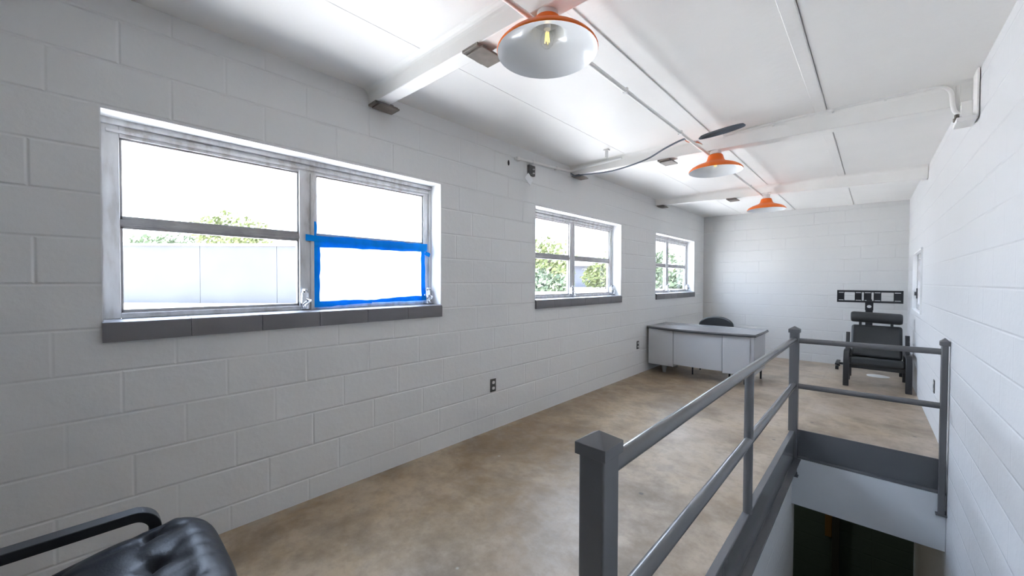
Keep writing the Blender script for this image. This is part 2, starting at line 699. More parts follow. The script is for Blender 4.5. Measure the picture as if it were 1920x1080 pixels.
WIN = [(0.030, 1.928, 0.965), (3.123, 4.985, 4.000), (6.147, 7.955, 6.960)]   # y0, y1, mullion centre
WZ0, WZ1 = 1.185, 2.160
SILL_H = 0.095
LH = [(a, b, WZ0 - 0.03, WZ1) for a, b, _ in WIN]
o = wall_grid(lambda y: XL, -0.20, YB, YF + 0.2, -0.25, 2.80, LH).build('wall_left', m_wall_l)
struct(o, 'pale grey painted block wall with the row of windows')
RH = [(6.50, 7.78, 1.02, 1.77)]
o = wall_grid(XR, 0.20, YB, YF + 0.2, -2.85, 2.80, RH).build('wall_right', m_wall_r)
struct(o, 'pale painted block wall beside the stair opening')
mb = MB().box(XL - 0.2, XR(YF) + 0.05, YF, YF + 0.2, -0.25, 2.80)
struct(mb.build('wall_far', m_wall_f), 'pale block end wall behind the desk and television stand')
mb = MB().box(XL - 0.2, XR(YB) + 0.1, YB - 0.2, YB, -0.25, 2.80)
struct(mb.build('wall_near', m_wall_f))

# stairwell opening in the slab
HX, HY0, HY1 = -0.535, 0.70, 4.49
mb = MB()
mb.box(XL, HX - 0.001, YB, YF, -0.25, 0.0)
mb.hexa([(HX, HY1, -0.25), (XR(HY1), HY1, -0.25), (XR(YF), YF, -0.25), (HX, YF, -0.25),
         (HX, HY1, 0), (XR(HY1), HY1, 0), (XR(YF), YF, 0), (HX, YF, 0)])
mb.hexa([(HX, YB, -0.25), (XR(YB), YB, -0.25), (XR(HY0), HY0, -0.25), (HX, HY0, -0.25),
         (HX, YB, 0), (XR(YB), YB, 0), (XR(HY0), HY0, 0), (HX, HY0, 0)])
struct(mb.build('floor', m_floor), 'stained brown concrete floor')

# ceiling: precast planks with narrow open joints
seams = [-2.69, -1.89, -1.10, -0.283, 0.52]
mb = MB()
for a, b in zip(seams[:-1], seams[1:]):
    a2, b2 = max(a, XL - 0.15) + 0.002, min(b, 0.60) - 0.002
    mb.hexa([(a2, YB, zc(a2)), (b2, YB, zc(b2)), (b2, YF, zc(b2)), (a2, YF, zc(a2)),
             (a2, YB, zc(a2) + .05), (b2, YB, zc(b2) + .05), (b2, YF, zc(b2) + .05), (a2, YF, zc(a2) + .05)])
mb.box(XL - 0.2, 0.62, YB, YF, 2.725, 2.80)
struct(mb.build('ceiling', m_white), 'white painted plank ceiling')
# raised batten beside the right hand joint and filler strip beside the conduit joint
for i, (xa, xb) in enumerate([(-0.352, -0.287), (-1.062, -1.100 + 0.0)]):
    xa, xb = min(xa, xb), max(xa, xb)
    mb = MB()
    mb.hexa([(xa, YB, zc(xa) - .007), (xb, YB, zc(xb) - .007), (xb, YF, zc(xb) - .007), (xa, YF, zc(xa) - .007),
             (xa, YB, zc(xa)), (xb, YB, zc(xb)), (xb, YF, zc(xb)), (xa, YF, zc(xa))])
    struct(mb.build('trim_%d' % (i + 1), m_white, bevel=0.003))

# ---------------- ceiling beams, with rusty bearing plates underneath
beam_lbl = ['white painted ceiling beam nearest the camera, above the big window',
            'middle white ceiling beam, with the white conduit along it',
            'white ceiling beam farthest away, nearest the end wall']
for bi, by in enumerate((1.310, 3.745, 6.115)):
    root = thing('ceiling_beam', beam_lbl[bi], 'beam', (-1.1, by + .05, zbeam(-1.1)))
    xa, xb = XL, XR(by) - 0.002
    mb = MB()
    mb.hexa([(xa, by, zbeam(xa)), (xb, by, zbeam(xb)), (xb, by + .095, zbeam(xb)), (xa, by + .095, zbeam(xa)),
             (xa, by, zc(xa)), (xb, by, zc(xb)), (xb, by + .095, zc(xb)), (xa, by + .095, zc(xa))])
    mb.build('beam_body', m_beam, root, bevel=0.004)
    mb = MB()   # plaster fillet softening the joint with the ceiling on the camera side
    n = 6
    for k in range(n):
        t0, t1 = k / n * PI / 2, (k + 1) / n * PI / 2
        r = 0.045
        pa = (by - r * (1 - math.sin(t0)) - 0.0, 1 - math.cos(t0))
        pb = (by - r * (1 - math.sin(t1)) - 0.0, 1 - math.cos(t1))
        for (yy0, q0), (yy1, q1) in ((pa, pb),):
            mb.add([(xa, yy0, zc(xa) - r * q0), (xb, yy0, zc(xb) - r * q0), (xb, yy1, zc(xb) - r * q1), (xa, yy1, zc(xa) - r * q1)], [(0, 1, 2, 3)])
    mb.build('plaster_fillet', m_beam, root, smooth=True)
    for px, w_ in ((-1.505, 0.115), (-2.505, 0.10)):
        z = zbeam(px)
        mb = MB()
        mb.box(px - w_ / 2, px + w_ / 2, by - .012, by + .155, z - .016, z - .001)
        mb.box(px - w_ / 2 + .012, px + w_ / 2 + .018, by + .008, by + .158, z - .026, z - .015)
        mb.box(px - w_ / 2 - .02, px + w_ / 2 - .03, by + .095, by + .140, z - .004, z + .02)
        mb.build('bearing_plate', m_steel, root, bevel=0.002)

# ================================================================ WINDOWS
FX = -2.722          # room face of the window frames


def make_window(idx, y0, y1, ym):
    root = bpy.data.objects.new('window_%d' % idx, None)
    C.objects.link(root)
    root.location = (FX, (y0 + y1) / 2, WZ0)
    struct(root, ['large nearest window with the blue masking tape', 'middle two part window', 'far window by the end wall'][idx - 1])
    X0, X1 = FX - 0.045, FX
    # reveal lining (white painted jambs and head)
    mb = MB()
    mb.box(FX, XL + .0015, y1 - .004, y1 + .001, WZ0, WZ1 + .001)
    mb.box(FX, XL + .0015, y0 - .001, y0 + .004, WZ0, WZ1 + .001)
    mb.box(FX, XL + .0015, y0, y1, WZ1 - .004, WZ1 + .001)
    mb.build('jamb_lining', m_jamb, root)
    # outer frame
    zt = 2.075
    mb = MB()
    fl, fr_ = 0.067, 0.070
    mb.box(X0, X1, y0, y0 + fl, WZ0, WZ1)
    mb.box(X0, X1, y1 - fr_, y1, WZ0, WZ1)
    mb.box(X0, X1, y0 + fl, y1 - fr_, zt, WZ1)
    mb.box(X0, X1, y0 + fl, y1 - fr_, WZ0, WZ0 + .028)
    mb.box(X1, X1 + .018, y0, y1, zt + .052, WZ1 - .002)
    mb.box(X1, X1 + .010, y0 + .02, y1 - .02, zt + .018, zt + .034)
    mb.box(X1, X1 + .012, y1 - .028, y1 - .004, WZ0, zt + .05)
    mb.build('window_frame', m_alu, root, bevel=0.003)
    mb = MB()
    mb.box(X0, X1 + .006, ym - .052, ym + .052, WZ0, zt + .01)
    mb.box(X1, X1 + .016, ym + .012, ym + .034, WZ0, zt)
    mb.build('mullion', m_alu, root, bevel=0.003)
    for k, (a, b) in enumerate(((y0 + fl, ym - .052), (ym + .052, y1 - fr_))):
        # upper lite and lower hopper sash: thin metal bars
        mb = MB()
        e = .010
        mb.box(X0 + .01, X1 - .006, a, b, 1.640, 1.676)
        mb.box(X0 + .005, X1 + .004, a, b, 1.648, 1.660)
        for (za, zb) in ((WZ0 + .028, 1.640), (1.676, zt)):
            mb.box(X0 + .01, X1 - .010, a, a + e, za, zb)
            mb.box(X0 + .01, X1 - .010, b - e, b, za, zb)
            mb.box(X0 + .01, X1 - .010, a, b, za, za + e * 1.6)
            mb.box(X0 + .01, X1 - .010, a, b, zb - e, zb)
        mb.build('sash', m_rust, root, bevel=0.0015)
        film = (idx == 1 and k == 1)
        for (za, zb), hz in (((WZ0 + .028, 1.640), film), ((1.676, zt), False)):
            mb = MB().box(X0 + .020, X0 + .024, a + .006, b - .006, za + .006, zb - .006)
            g = mb.build('window_pane', m_film if hz else m_glass, root)
            if hz:
                g['label'] = 'lower pane covered with thin hazy film'
        # hopper operator
        yh = b + .022 if k == 0 else y1 - .050
        mb = MB()
        mb.box(X1 + .004, X1 + .040, yh - .020, yh + .020, WZ0 + .004, WZ0 + .115)
        mb.tube([(X1 + .02, yh, WZ0 + .10), (X1 + .035, yh - .006, WZ0 + .135), (X1 + .062, yh - .004, WZ0 + .130)], [.014, .011, .008], 12)
        h = mb.build('window_operator', m_chrome, root, bevel=0.008, seg=3)
        mb = MB()
        mb.tube(smooth_path([(X1 + .038, yh + .01, WZ0 + .075), (X1 + .065, yh + .02, WZ0 + .060), (X1 + .072, yh - .015, WZ0 + .030)], 6), .007, 10)
        mb.lathe([(0, .0), (.012, .004), (.013, .014), (0, .022)], (X1 + .072, yh - .015, WZ0 + .012), 14)
        mb.build('crank_handle', m_chrome, h, smooth=True)
    # glazed sill tiles, one mesh, joints between tiles
    mb = MB()
    n = max(2, round((y1 - y0) / .305))
    for i in range(n):
        a = y0 + (y1 - y0) * i / n
        b = y0 + (y1 - y0) * (i + 1) / n
        pr = [(FX - .01, WZ0 - .030), (XL + .001, WZ0 - .030), (XL + .001, WZ0 - SILL_H), (XL + .022, WZ0 - SILL_H), (XL + .024, WZ0 - .018), (XL + .019, WZ0 - .005), (XL + .006, WZ0), (FX - .01, WZ0)]
        mb.prism(pr, b - a - .0025, 'Y', a)
    mb.build('window_sill', m_sill, root, smooth=True)
    return root


for i, (a, b, ym) in enumerate(WIN):
    make_window(i + 1, a, b, ym)
    portal(XL - .19, a, b, WZ0, WZ1, 1)

# small window in the right wall
root = bpy.data.objects.new('window_4', None)
C.objects.link(root)
root.location = (XR(7.14) + .05, 7.14, 1.02)
struct(root, 'narrow looking window in the right wall near the far corner')
mb = MB()
xa = XR(7.14)
mb.box(xa + .040, xa + .095, 6.50, 6.57, 1.02, 1.77)
mb.box(xa + .040, xa + .095, 7.71, 7.78, 1.02, 1.77)
mb.box(xa + .040, xa + .095, 6.57, 7.71, 1.70, 1.77)
mb.box(xa + .040, xa + .095, 6.57, 7.71, 1.02, 1.09)
mb.box(xa + .045, xa + .090, 7.12, 7.17, 1.09, 1.70)
mb.build('window_frame', m_alu, root, bevel=.003)
mb = MB()
mb.box(xa - .008, xa + .036, 7.772, 7.781, 1.01, 1.785)
mb.box(xa - .008, xa + .036, 6.499, 6.508, 1.01, 1.785)
mb.box(xa - .006, xa + .036, 6.50, 7.78, 1.762, 1.775)
mb.box(xa - .006, xa + .036, 6.50, 7.78, 1.010, 1.022)
mb.build('jamb_lining', m_jamb, root)
mb = MB().box(xa + .066, xa + .070, 6.57, 7.71, 1.09, 1.70)
mb.build('window_pane', m_glass, root)
mb = MB()
mb.box(xa + .028, xa + .041, 7.715, 7.755, 1.16, 1.30)
mb.box(xa + .010, xa + .030, 7.725, 7.745, 1.20, 1.25)
q = mb.build('window_latch', m_blackmetal, root, bevel=.003)
q['label'] = 'black window latch'
portal(XR(7.14) + .19, 6.5, 7.78, 1.02, 1.77, -1)

# blue masking tape round the lower right sash of window 1
root = thing('masking_tape', 'blue masking tape stuck around the lower right pane of the nearest window', 'tape', (FX, 1.43, 1.20))


def strip(pts, nseg=10, jit=.004, x=FX + .012):
    """ribbon through quad corners (y0,z0a,z0b)->(y1,z1a,z1b) or vertical; torn wavering edges"""
    (ya, za, wa), (yb, zb, wb) = pts
    mb = MB()
    d = Vector((0, yb - ya, zb - za))
    nrm = Vector((0, -d.z, d.y)).normalized()
    vs, fs = [], []
    for i in range(nseg + 1):
        t = i / nseg
        c = Vector((x, ya + (yb - ya) * t, za + (zb - za) * t))
        hw = (wa + (wb - wa) * t) / 2
        for s in (-1, 1):
            e = c + nrm * s * (hw + random.uniform(-jit, jit)) + Vector((random.uniform(-.0015, .0015), 0, 0))
            vs += [e, e + Vector((-.0012, 0, 0))]
    for i in range(nseg):
        a, b = i * 4, i * 4 + 4
        fs += [(a, a + 2, b + 2, b), (a + 1, b + 1, b + 3, a + 3), (a, b, b + 1, a + 1), (a + 2, a + 3, b + 3, b + 2)]
    fs += [(0, 1, 3, 2), (nseg * 4, nseg * 4 + 2, nseg * 4 + 3, nseg * 4 + 1)]
    mb.add(vs, fs)
    return mb.build('tape_strip', m_tape, root)


strip([(0.945, 1.655, .042), (1.880, 1.650, .052)], 16, .004, FX + .018)
strip([(1.000, 1.622, .050), (1.868, 1.632, .040)], 16, .004, FX + .016)
strip([(1.000, 1.765, .026), (1.004, 1.205, .046)], 14, .004, FX + .014)
strip([(1.022, 1.66, .03), (1.022, 1.225, .022)], 12, .003, FX + .012)
strip([(1.840, 1.670, .040), (1.842, 1.225, .036)], 12, .004, FX + .017)
strip([(1.86, 1.606, .034), (1.905, 1.585, .030)], 3, .003, FX + .020)
strip([(0.985, 1.220, .044), (1.400, 1.224, .026)], 10, .004, FX + .014)
strip([(1.380, 1.226, .020), (1.870, 1.238, .044)], 10, .004, FX + .015)

# ================================================================ STAIR OPENING
# steel channels edging the slab
root = thing('steel_channel', 'long dark grey steel channel edging the floor along the stair opening', 'steel beam', (HX, 2.6, -.24))
mb = MB()
y0, y1 = HY0, 4.40
mb.box(HX - .030, HX + .008, y0, y1, -.002, .004)       # top flange
mb.box(HX + .000, HX + .008, y0, y1, -.245, -.002)      # web
mb.box(HX + .008, HX + .058, y0, y1, -.252, -.240)      # bottom flange
mb.build('channel_body', m_rail, root, bevel=.003)
root = thing('steel_channel', 'short dark grey steel channel edging the far end of the stair opening', 'steel beam', (-.06, 4.46, -.25))
mb = MB()
xr = XR(4.46) - .002
mb.box(HX + .008, xr, 4.481, 4.489, -.244, .003)
mb.box(HX + .008, xr, 4.432, 4.489, -.252, -.240)
mb.build('channel_body', m_chan, root, bevel=.003)

# stairwell walls
mb = MB().box(HX - .17, HX - .010, HY0 - .15, 4.60, -2.85, -.254)
struct(mb.build('wall_stairwell_left', m_wall_l))
mb = MB().box(HX - .010, XR(4.43) - .002, 4.430, 4.60, -.685, -.254)
struct(mb.build('wall_stairwell_lintel', m_plast))
mb = MB().box(HX - .17, XR(.6), HY0 - .15, HY0 - .01, -2.85, -.254)
struct(mb.build('wall_stairwell_near', m_plast))
mb = MB().box(-2.7, XR(7) - .002, 6.70, 6.85, -2.85, -.26)
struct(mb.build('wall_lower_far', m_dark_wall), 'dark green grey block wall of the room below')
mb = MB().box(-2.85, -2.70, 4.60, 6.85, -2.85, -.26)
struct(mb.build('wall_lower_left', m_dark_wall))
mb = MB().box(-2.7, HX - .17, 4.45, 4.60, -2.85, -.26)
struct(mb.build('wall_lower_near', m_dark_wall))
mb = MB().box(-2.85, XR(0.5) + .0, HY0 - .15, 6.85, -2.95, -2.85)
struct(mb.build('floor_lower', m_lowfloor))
mb = MB().box(-.374, -.30, 6.62, 6.70, -2.85, -.26)
struct(mb.build('trim_3', M('dark_door_trim', (.05, .055, .05), .6)))
mb = MB().box(-.45, -.378, 6.665, 6.695, -2.02, -1.70)
tag(mb.build('board', m_yellow, bevel=.004), 'ochre board on the dark wall down in the stairwell', 'board')


# added bulb and point light, out of view, to brighten the room below
root = thing('fill_bulb', 'unseen fill light added under the slab to brighten the dark room below', 'lamp', (-1.9, 5.6, -.36))
MB().lathe([(0, 0), (.03, .02), (.03, .05), (.015, .09), (.02, .1), (0, .1)], (-1.9, 5.6, -.36), 16).build('bulb', emis('fill_bulb_glow', (1.0, .85, .6), 1.0), root, smooth=True)
pl_ = bpy.data.lights.new('lower_room_fill', 'POINT')
pl_.energy = 2.0
pl_.color = (1.0, .92, .78)
pl_.shadow_soft_size = .04
po = bpy.data.objects.new('lower_room_fill', pl_)
C.objects.link(po)
po.location = (-1.9, 5.6, -.46)


# railing
def post(name_root, x0, x1, y0, y1, z0, z1, cap=True, plate=None, th=.018):
    mb = MB().box(x0, x1, y0, y1, z0, z1 - .03)
    p = mb.build('post', m_rail, name_root, bevel=.006, seg=3)
    if cap:
        e = .008
        cx, cy = (x0 + x1) / 2, (y0 + y1) / 2
        mb = MB()
        mb.box(x0 - e, x1 + e, y0 - e, y1 + e, z1 - .050, z1 - .018)
        mb.add([(x0 - e, y0 - e, z1 - .018), (x1 + e, y0 - e, z1 - .018), (x1 + e, y1 + e, z1 - .018), (x0 - e, y1 + e, z1 - .018), (cx, cy, z1 + .010)],
               [(0, 1, 4), (1, 2, 4), (2, 3, 4), (3, 0, 4)])
        cp = mb.build('post_cap', m_rail, p, bevel=.0015)
        cp.data.polygons.foreach_set('use_smooth', [False] * len(cp.data.polygons))
    if plate is not None:
        mb = MB().box(x0 - .012, x1 + .012, y0 - .014, y1 + .006, z0 - .008, z0 + .004)
        mb.box(x1 - .004, x1 + .006, y0 + .01, y0 + .02, z0, z0 + .03)
        mb.build('base_plate', m_rail, p, bevel=.002)
    return p


root = thing('railing', 'grey painted steel railing guarding two sides of the stair opening', 'railing', (-.54, 2.6, 0))
post(root, -.576, -.500, .884, .966, 0.0, .968)
post(root, -.578, -.508, 4.395, 4.468, -.405, .962, plate=1)
post(root, .374, .412, 4.400, 4.442, -.395, .948, plate=1)
RX = -.541


def rail(pts, r=.0255):
    return MB().tube(pts, r, 24).build('rail', m_rail, root, smooth=True)


rail([(RX, .960, .862), (RX, 4.400, .850)])
rail([(RX, .960, .432), (RX, 4.400, .430)])
rail([(-.510, 4.44, .838), (.376, 4.425, .850)], .0235)
rail([(-.510, 4.44, .418), (.376, 4.425, .434)], .0235)
MB().tube([(RX, 2.655, .0), (RX, 2.655, .850)], .0245, 24).build('baluster', m_rail, root, smooth=True)

# ================================================================ PENDANT LAMPS AND CONDUITS
XC = -1.060          # lamp line


def make_lamp(y, zr, label):
    root = thing('pendant_lamp', label, 'lamp', (XC, y, zr), 'orange enamel lamps along the ceiling conduit')
    c = (XC, y, zr)
    # outer shell
    prof = [(.216, -.002), (.218, .004), (.214, .012), (.196, .030), (.165, .048), (.128, .062), (.100, .072), (.082, .082), (.071, .096), (.066, .112), (.060, .132), (.055, .142), (.030, .147)]
    sh = MB().lathe(prof, c).build('lamp_shade', m_orange, root, smooth=True)
    ins = [(.216, -.002), (.212, .003), (.192, .024), (.162, .042), (.126, .055), (.094, .064), (.074, .078), (.064, .094), (.058, .130), (.030, .140), (0, .140)]
    q = MB().lathe(ins, c).build('shade_lining', m_shade_in, sh, smooth=True)
    q['label'] = 'white enamel inside of the shade'
    zt = zbeam(XC) - zr
    MB().lathe([(0, .143), (.036, .143), (.038, .165), (.036, zt - .03), (.046, zt - .028), (.046, zt - .001), (0, zt)], c, 32).build('lamp_socket', m_socket, root, smooth=True)
    b = MB().lathe([(0, .020), (.012, .022), (.024, .034), (.029, .052), (.026, .070), (.016, .092), (.014, .112)], c, 24).build('bulb', m_bulb, root, smooth=True)
    MB().lathe([(0, .132), (.014, .132), (.0145, .100), (0, .098)], c, 20).build('bulb_cap', m_socket, b, smooth=True)
    mb = MB()
    for k in range(4):
        t = k * PI / 2 + .4
        mb.tube([(c[0] + .006 * math.cos(t), c[1] + .006 * math.sin(t), c[2] + .088), (c[0] + .010 * math.cos(t), c[1] + .010 * math.sin(t), c[2] + .042)], .0022, 6)
    mb.build('filament', m_fil, b)
    return root


make_lamp(1.357, 2.370, 'nearest and largest orange enamel lamp with clear bulb, at the top of the room')
make_lamp(3.790, 2.362, 'middle orange enamel lamp, hanging by the coiled cable')
make_lamp(6.00, 2.320, 'smallest looking orange enamel lamp, farthest away')

ZC = 2.527
mb = MB()
mb.tube([(XC - .060, -1.4, ZC + .002), (XC - .060, 6.14, ZC - .004)], .0125, 12)
for y in (.3, 1.05, 2.2, 3.1, 4.4, 5.4):
    mb.box(XC - .075, XC - .045, y - .008, y + .008, ZC - .014, ZC + .014)
tag(mb.build('electrical_conduit', m_pipe, smooth=True), 'long straight white conduit carrying the three orange lamps', 'conduit')

# conduit along the middle beam to the right wall
Yc = 3.722
mb = MB()
pth = [(-.98, Yc, 2.640), (-.30, Yc, 2.650), (.10, Yc, 2.642), (.24, Yc, 2.640)]
pth = smooth_path(pth, 5) + arc((.255, Yc, 2.560), .080, PI / 2, 0.05, 8, 'XZ')[0:] + smooth_path([(.340, Yc, 2.50), (.350, Yc - .004, 2.455), (.378, Yc - .01, 2.425), (.424, Yc - .015, 2.418)], 6)
mb.tube(pth, .0115, 12)
for x in (-.62, -.25, .03, .215):
    mb.box(x - .006, x + .006, Yc - .013, Yc + .0225, 2.628, 2.662)
tag(mb.build('electrical_conduit', m_pipe, smooth=True), 'white conduit along the middle beam, bending down at the right wall', 'conduit')

root = thing('wall_bracket', 'white steel bracket joining the middle beam to the right wall', 'bracket', (.40, 3.72, 2.37))
xw = XR(3.7)
mb = MB()
mb.box(.352, .372, 3.736, 3.744, 2.43, 2.66)
mb.box(.330, .395, 3.728, 3.744, 2.640, 2.668)
mb.build('upright_plate', m_pipe, root, bevel=.002)
mb = MB()
mb.box(xw - .012, xw - .002, 3.56, 3.70, 2.36, 2.675)
mb.box(xw - .060, xw - .012, 3.685, 3.700, 2.36, 2.50)
mb.build('wall_plate', m_pipe, root, bevel=.002)
mb = MB()
mb.box(xw - .090, xw - .010, 3.56, 3.72, 2.345, 2.372)
mb.box(xw - .070, xw - .02, 3.60, 3.72, 2.372, 2.398)
mb.build('seat_angle', m_pipe, root, bevel=.002)
for y, z in ((3.60, 2.39), (3.66, 2.385)):
    MB().lathe([(0, -.01), (.011, -.01), (.011, .012), (0, .014)], (xw - .085, y, z), 6).build('bolt', m_steel, root)

# conduit on the left wall, up to the middle beam
mb = MB()
pth = smooth_path([(XL + .004, 2.800, 2.560), (XL + .024, 2.83, 2.566), (XL + .026, 2.90, 2.572), (XL + .026, 3.30, 2.594), (XL + .026, 3.64, 2.618), (XL + .040, 3.70, 2.624), (XL + .10, 3.722, 2.630)], 5) + [Vector((-2.30, 3.722, 2.640)), Vector((-1.93, 3.722, 2.648))]
mb.tube(pth, .0125, 12)
mb.lathe([(0, -.018), (.022, -.016), (.022, .016), (0, .018)], (XL + .022, 2.83, 2.564), 16)
for y, z in ((3.05, 2.580), (3.45, 2.603)):
    mb.box(XL, XL + .040, y - .008, y + .008, z - .016, z + .016)
tag(mb.build('electrical_conduit', m_pipe, smooth=True), 'short white conduit high on the left wall turning onto the middle beam', 'conduit')

# open junction box with a blank cover hanging from one screw
root = thing('junction_box', 'open metal junction box on the left wall with white cover hanging off', 'junction box', (XL, 3.03, 2.44))
mb = MB()
mb.box(XL, XL + .030, 2.990, 3.085, 2.442, 2.545)
mb.build('box_body', m_plate, root, bevel=.003)
for dz in (-.02, .02):
    MB().lathe([(0, -.006), (.012, -.005), (.012, .005), (0, .006)], (XL + .034, 3.05, 2.485 + dz), 12).build('wire_nut', m_recept, root, smooth=True)
R = Matrix.Rotation(math.radians(45), 3, 'X')
R2 = Matrix.Rotation(math.radians(-10), 3, 'Y') @ R
mb = MB().obox((XL + .062, 2.950, 2.386), (.004, .092, .092), R2)
q = mb.build('cover_plate', m_jamb, root, bevel=.0015)
q['label'] = 'white blank cover plate hanging tilted'
mb = MB().tube(smooth_path([(XL + .03, 3.0, 2.47), (XL + .055, 2.975, 2.462), (XL + .066, 2.955, 2.44)], 5), .0025, 8)
mb.build('hanging_wire', m_cable, root)

# little hole and hook at the end of the wall conduit
mb = MB().lathe([(0, 0), (.016, .001), (.018, .004), (0, .004)], (0, 0, 0), 16)
hv = [Vector((p.z - .002, p.x * .7, p.y * 1.5)) + Vector((XL + .001, 2.718, 2.505)) for p in mb.v]
mb.v = hv
tag(mb.build('wall_anchor', m_hole, smooth=True), 'small dark anchor hole high on the left wall before the conduit', 'wall anchor')

# ceiling hanger clip near the second beam
mb = MB()
mb.box(-1.975, -1.955, 3.46, 3.49, 2.60, 2.678)
mb.box(-1.990, -1.940, 3.455, 3.495, 2.668, 2.680)
mb.tube([(-1.965, 3.475, 2.610), (-1.965, 3.475, 2.575)], .004, 8)
tag(mb.build('ceiling_clip', m_pipe, bevel=.001), 'small metal clip hanging from the ceiling joint by the middle beam', 'clip')

# slack cable and coil
pts = smooth_path([(-2.55, 3.715, 2.600), (-2.48, 3.70, 2.558), (-2.40, 3.68, 2.549), (-2.00, 3.64, 2.510), (-1.62, 3.56, 2.520), (-1.38, 3.44, 2.545), (-1.22, 3.36, 2.555), (-1.135, 3.32, 2.548)], 8)
tag(MB().tube(pts, .0075, 10).build('slack_cable', m_cable, smooth=True), 'dark grey cable drooping from the left wall to the lamp conduit', 'cable')
root = thing('cable_coil', 'flattened coil of blue grey cable tied up beside the lamp conduit', 'cable', (-.95, 3.46, 2.57))
for k in range(5):
    mb = MB()
    ring = []
    rx, ry = .168 - .006 * k, .040 - .004 * k
    for i in range(40):
        t = 2 * PI * i / 40
        ring.append((-.930 + rx * math.cos(t), 3.47 + ry * math.sin(t), 2.585 + .006 * (k % 3) + .012 * math.cos(t)))
    mb.tube(ring, .0058, 8, closed=True)
    mb.build('cable_loop', m_cable, root, smooth=True)
for k, (c_, dx) in enumerate(((m_wire, .0), (m_wire, .02), (m_jamb, .035))):
    mb = MB().tube(smooth_path([(-1.175 + dx, 3.34, 2.555), (-1.15 + dx, 3.36, 2.53 - .004 * k), (-1.12 + dx, 3.40, 2.535), (-1.08, 3.46 + .02 * k, 2.528)], 5), .004, 8)
    mb.build('loose_wire', c_, root, smooth=True)


# ================================================================ OUTLETS
def outlet(x, y, z, face, label):
    root = thing('electrical_outlet', label, 'outlet', (x, y, z))
    d = face
    xs = sorted((x, x + d * .006))
    MB().box(xs[0], xs[1], y - .036, y + .036, z - .060, z + .060).build('cover_plate', m_plate, root, bevel=.003)
    for dz in (-.026, .026):
        xs = sorted((x + d * .004, x + d * .010))
        pl = []
        for i in range(16):
            t = 2 * PI * i / 16
            pl.append((y + .016 * math.cos(t), z + dz + max(-.013, min(.013, .017 * math.sin(t)))))
        MB().prism(pl, xs[1] - xs[0], 'X', xs[0]).build('socket', m_recept, root)
    return root


outlet(XL, 2.520, .413, 1, 'wall outlet low on the left wall below and right of the big window')
outlet(XL, 5.525, .435, 1, 'wall outlet on the left wall just before the desk')
outlet(XR(5.27), 5.27, .424, -1, 'wall outlet low on the right wall beyond the railing')

# ================================================================ DESK
root = thing('desk', 'grey steel double pedestal desk with dark edged top in the far left corner', 'desk', (-1.84, 6.17, 0))
top = [(-2.572, 5.830), (-2.40, 5.770), (-2.20, 5.722), (-2.00, 5.705), (-1.75, 5.705), (-1.50, 5.722), (-1.30, 5.755), (-1.118, 5.805), (-1.112, 6.565), (-2.572, 6.565)]
MB().prism(top, .022, 'Z', .678).build('desktop', m_desktop, root, bevel=.003)
edge = [(x * 1.0, y) for x, y in top]
cxm, cym = -1.84, 6.17
edge2 = [(cxm + (x - cxm) * 1.006, cym + (y - cym) * 1.010) for x, y in top]
edge2 = [(max(x, XL + .003), y) for x, y in edge2]
q = MB().prism(edge2, .017, 'Z', .664).build('desktop_edge', m_deskedge, root, bevel=.002)
q['label'] = 'dark edge band of the desktop'
for (xa, ya, xb, yb, xc, yc, nm) in ((-2.538, 5.805, -2.155, 5.790, -2.155, 6.52, 'l'), (-1.500, 5.772, -1.140, 5.850, -1.140, 6.53, 'r')):
    poly = [(xa, ya), (xb, yb), (xb, 6.525), (xa, 6.525)]
    z0 = .128 if nm == 'l' else .150
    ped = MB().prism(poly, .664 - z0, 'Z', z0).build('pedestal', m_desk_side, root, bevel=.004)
    d = Vector((xb - xa, yb - ya, 0)).normalized()
    nn = Vector((d.y, -d.x, 0))
    if nn.y > 0:
        nn = -nn
    a = Vector((xa + .006, ya, 0)) + nn * .001
    b = Vector((xb - .006, yb, 0)) + nn * .001
    if nm == 'r':
        b = Vector((xa, ya, 0)) + (Vector((xb, yb, 0)) - Vector((xa, ya, 0))) * .86 + nn * .001
    fp = [a, b, b + nn * .010, a + nn * .010]
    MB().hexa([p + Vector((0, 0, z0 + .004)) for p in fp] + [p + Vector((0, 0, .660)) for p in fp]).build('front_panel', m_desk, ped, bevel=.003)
poly = [(-2.150, 5.782), (-1.95, 5.768), (-1.70, 5.768), (-1.506, 5.786), (-1.506, 5.800), (-1.70, 5.784), (-1.95, 5.784), (-2.150, 5.798)]
MB().prism(poly, .664 - .170, 'Z', .170).build('modesty_panel', m_desk, root, bevel=.002)


def foot(x, y, r0, r1, h, mat, nm='leg'):
    return MB().lathe([(0, 0), (r1, 0), (r0, h), (0, h)], (x, y, 0), 20).build(nm, mat, root, smooth=True)


q = foot(-2.350, 5.955, .044, .024, .130, m_foot)
q['label'] = 'pale tapered foot'
foot(-2.350, 6.44, .044, .024, .130, m_foot)
foot(-1.975, 6.07, .012, .010, .175, m_blackmetal)
foot(-1.995, 6.48, .012, .010, .175, m_blackmetal)
foot(-1.470, 6.03, .014, .012, .152, m_blackmetal)
foot(-1.270, 5.96, .014, .012, .152, m_blackmetal)
foot(-1.455, 6.48, .014, .012, .152, m_blackmetal)
foot(-1.180, 6.48, .014, .012, .152, m_blackmetal)
MB().box(-2.01, -1.96, 6.05, 6.50, .17, .185).build('crossbar', m_blackmetal, root)
MB().box(-2.155, -1.50, 6.02, 6.04, .40, .66).build('drawer_box', m_desk_side, root)

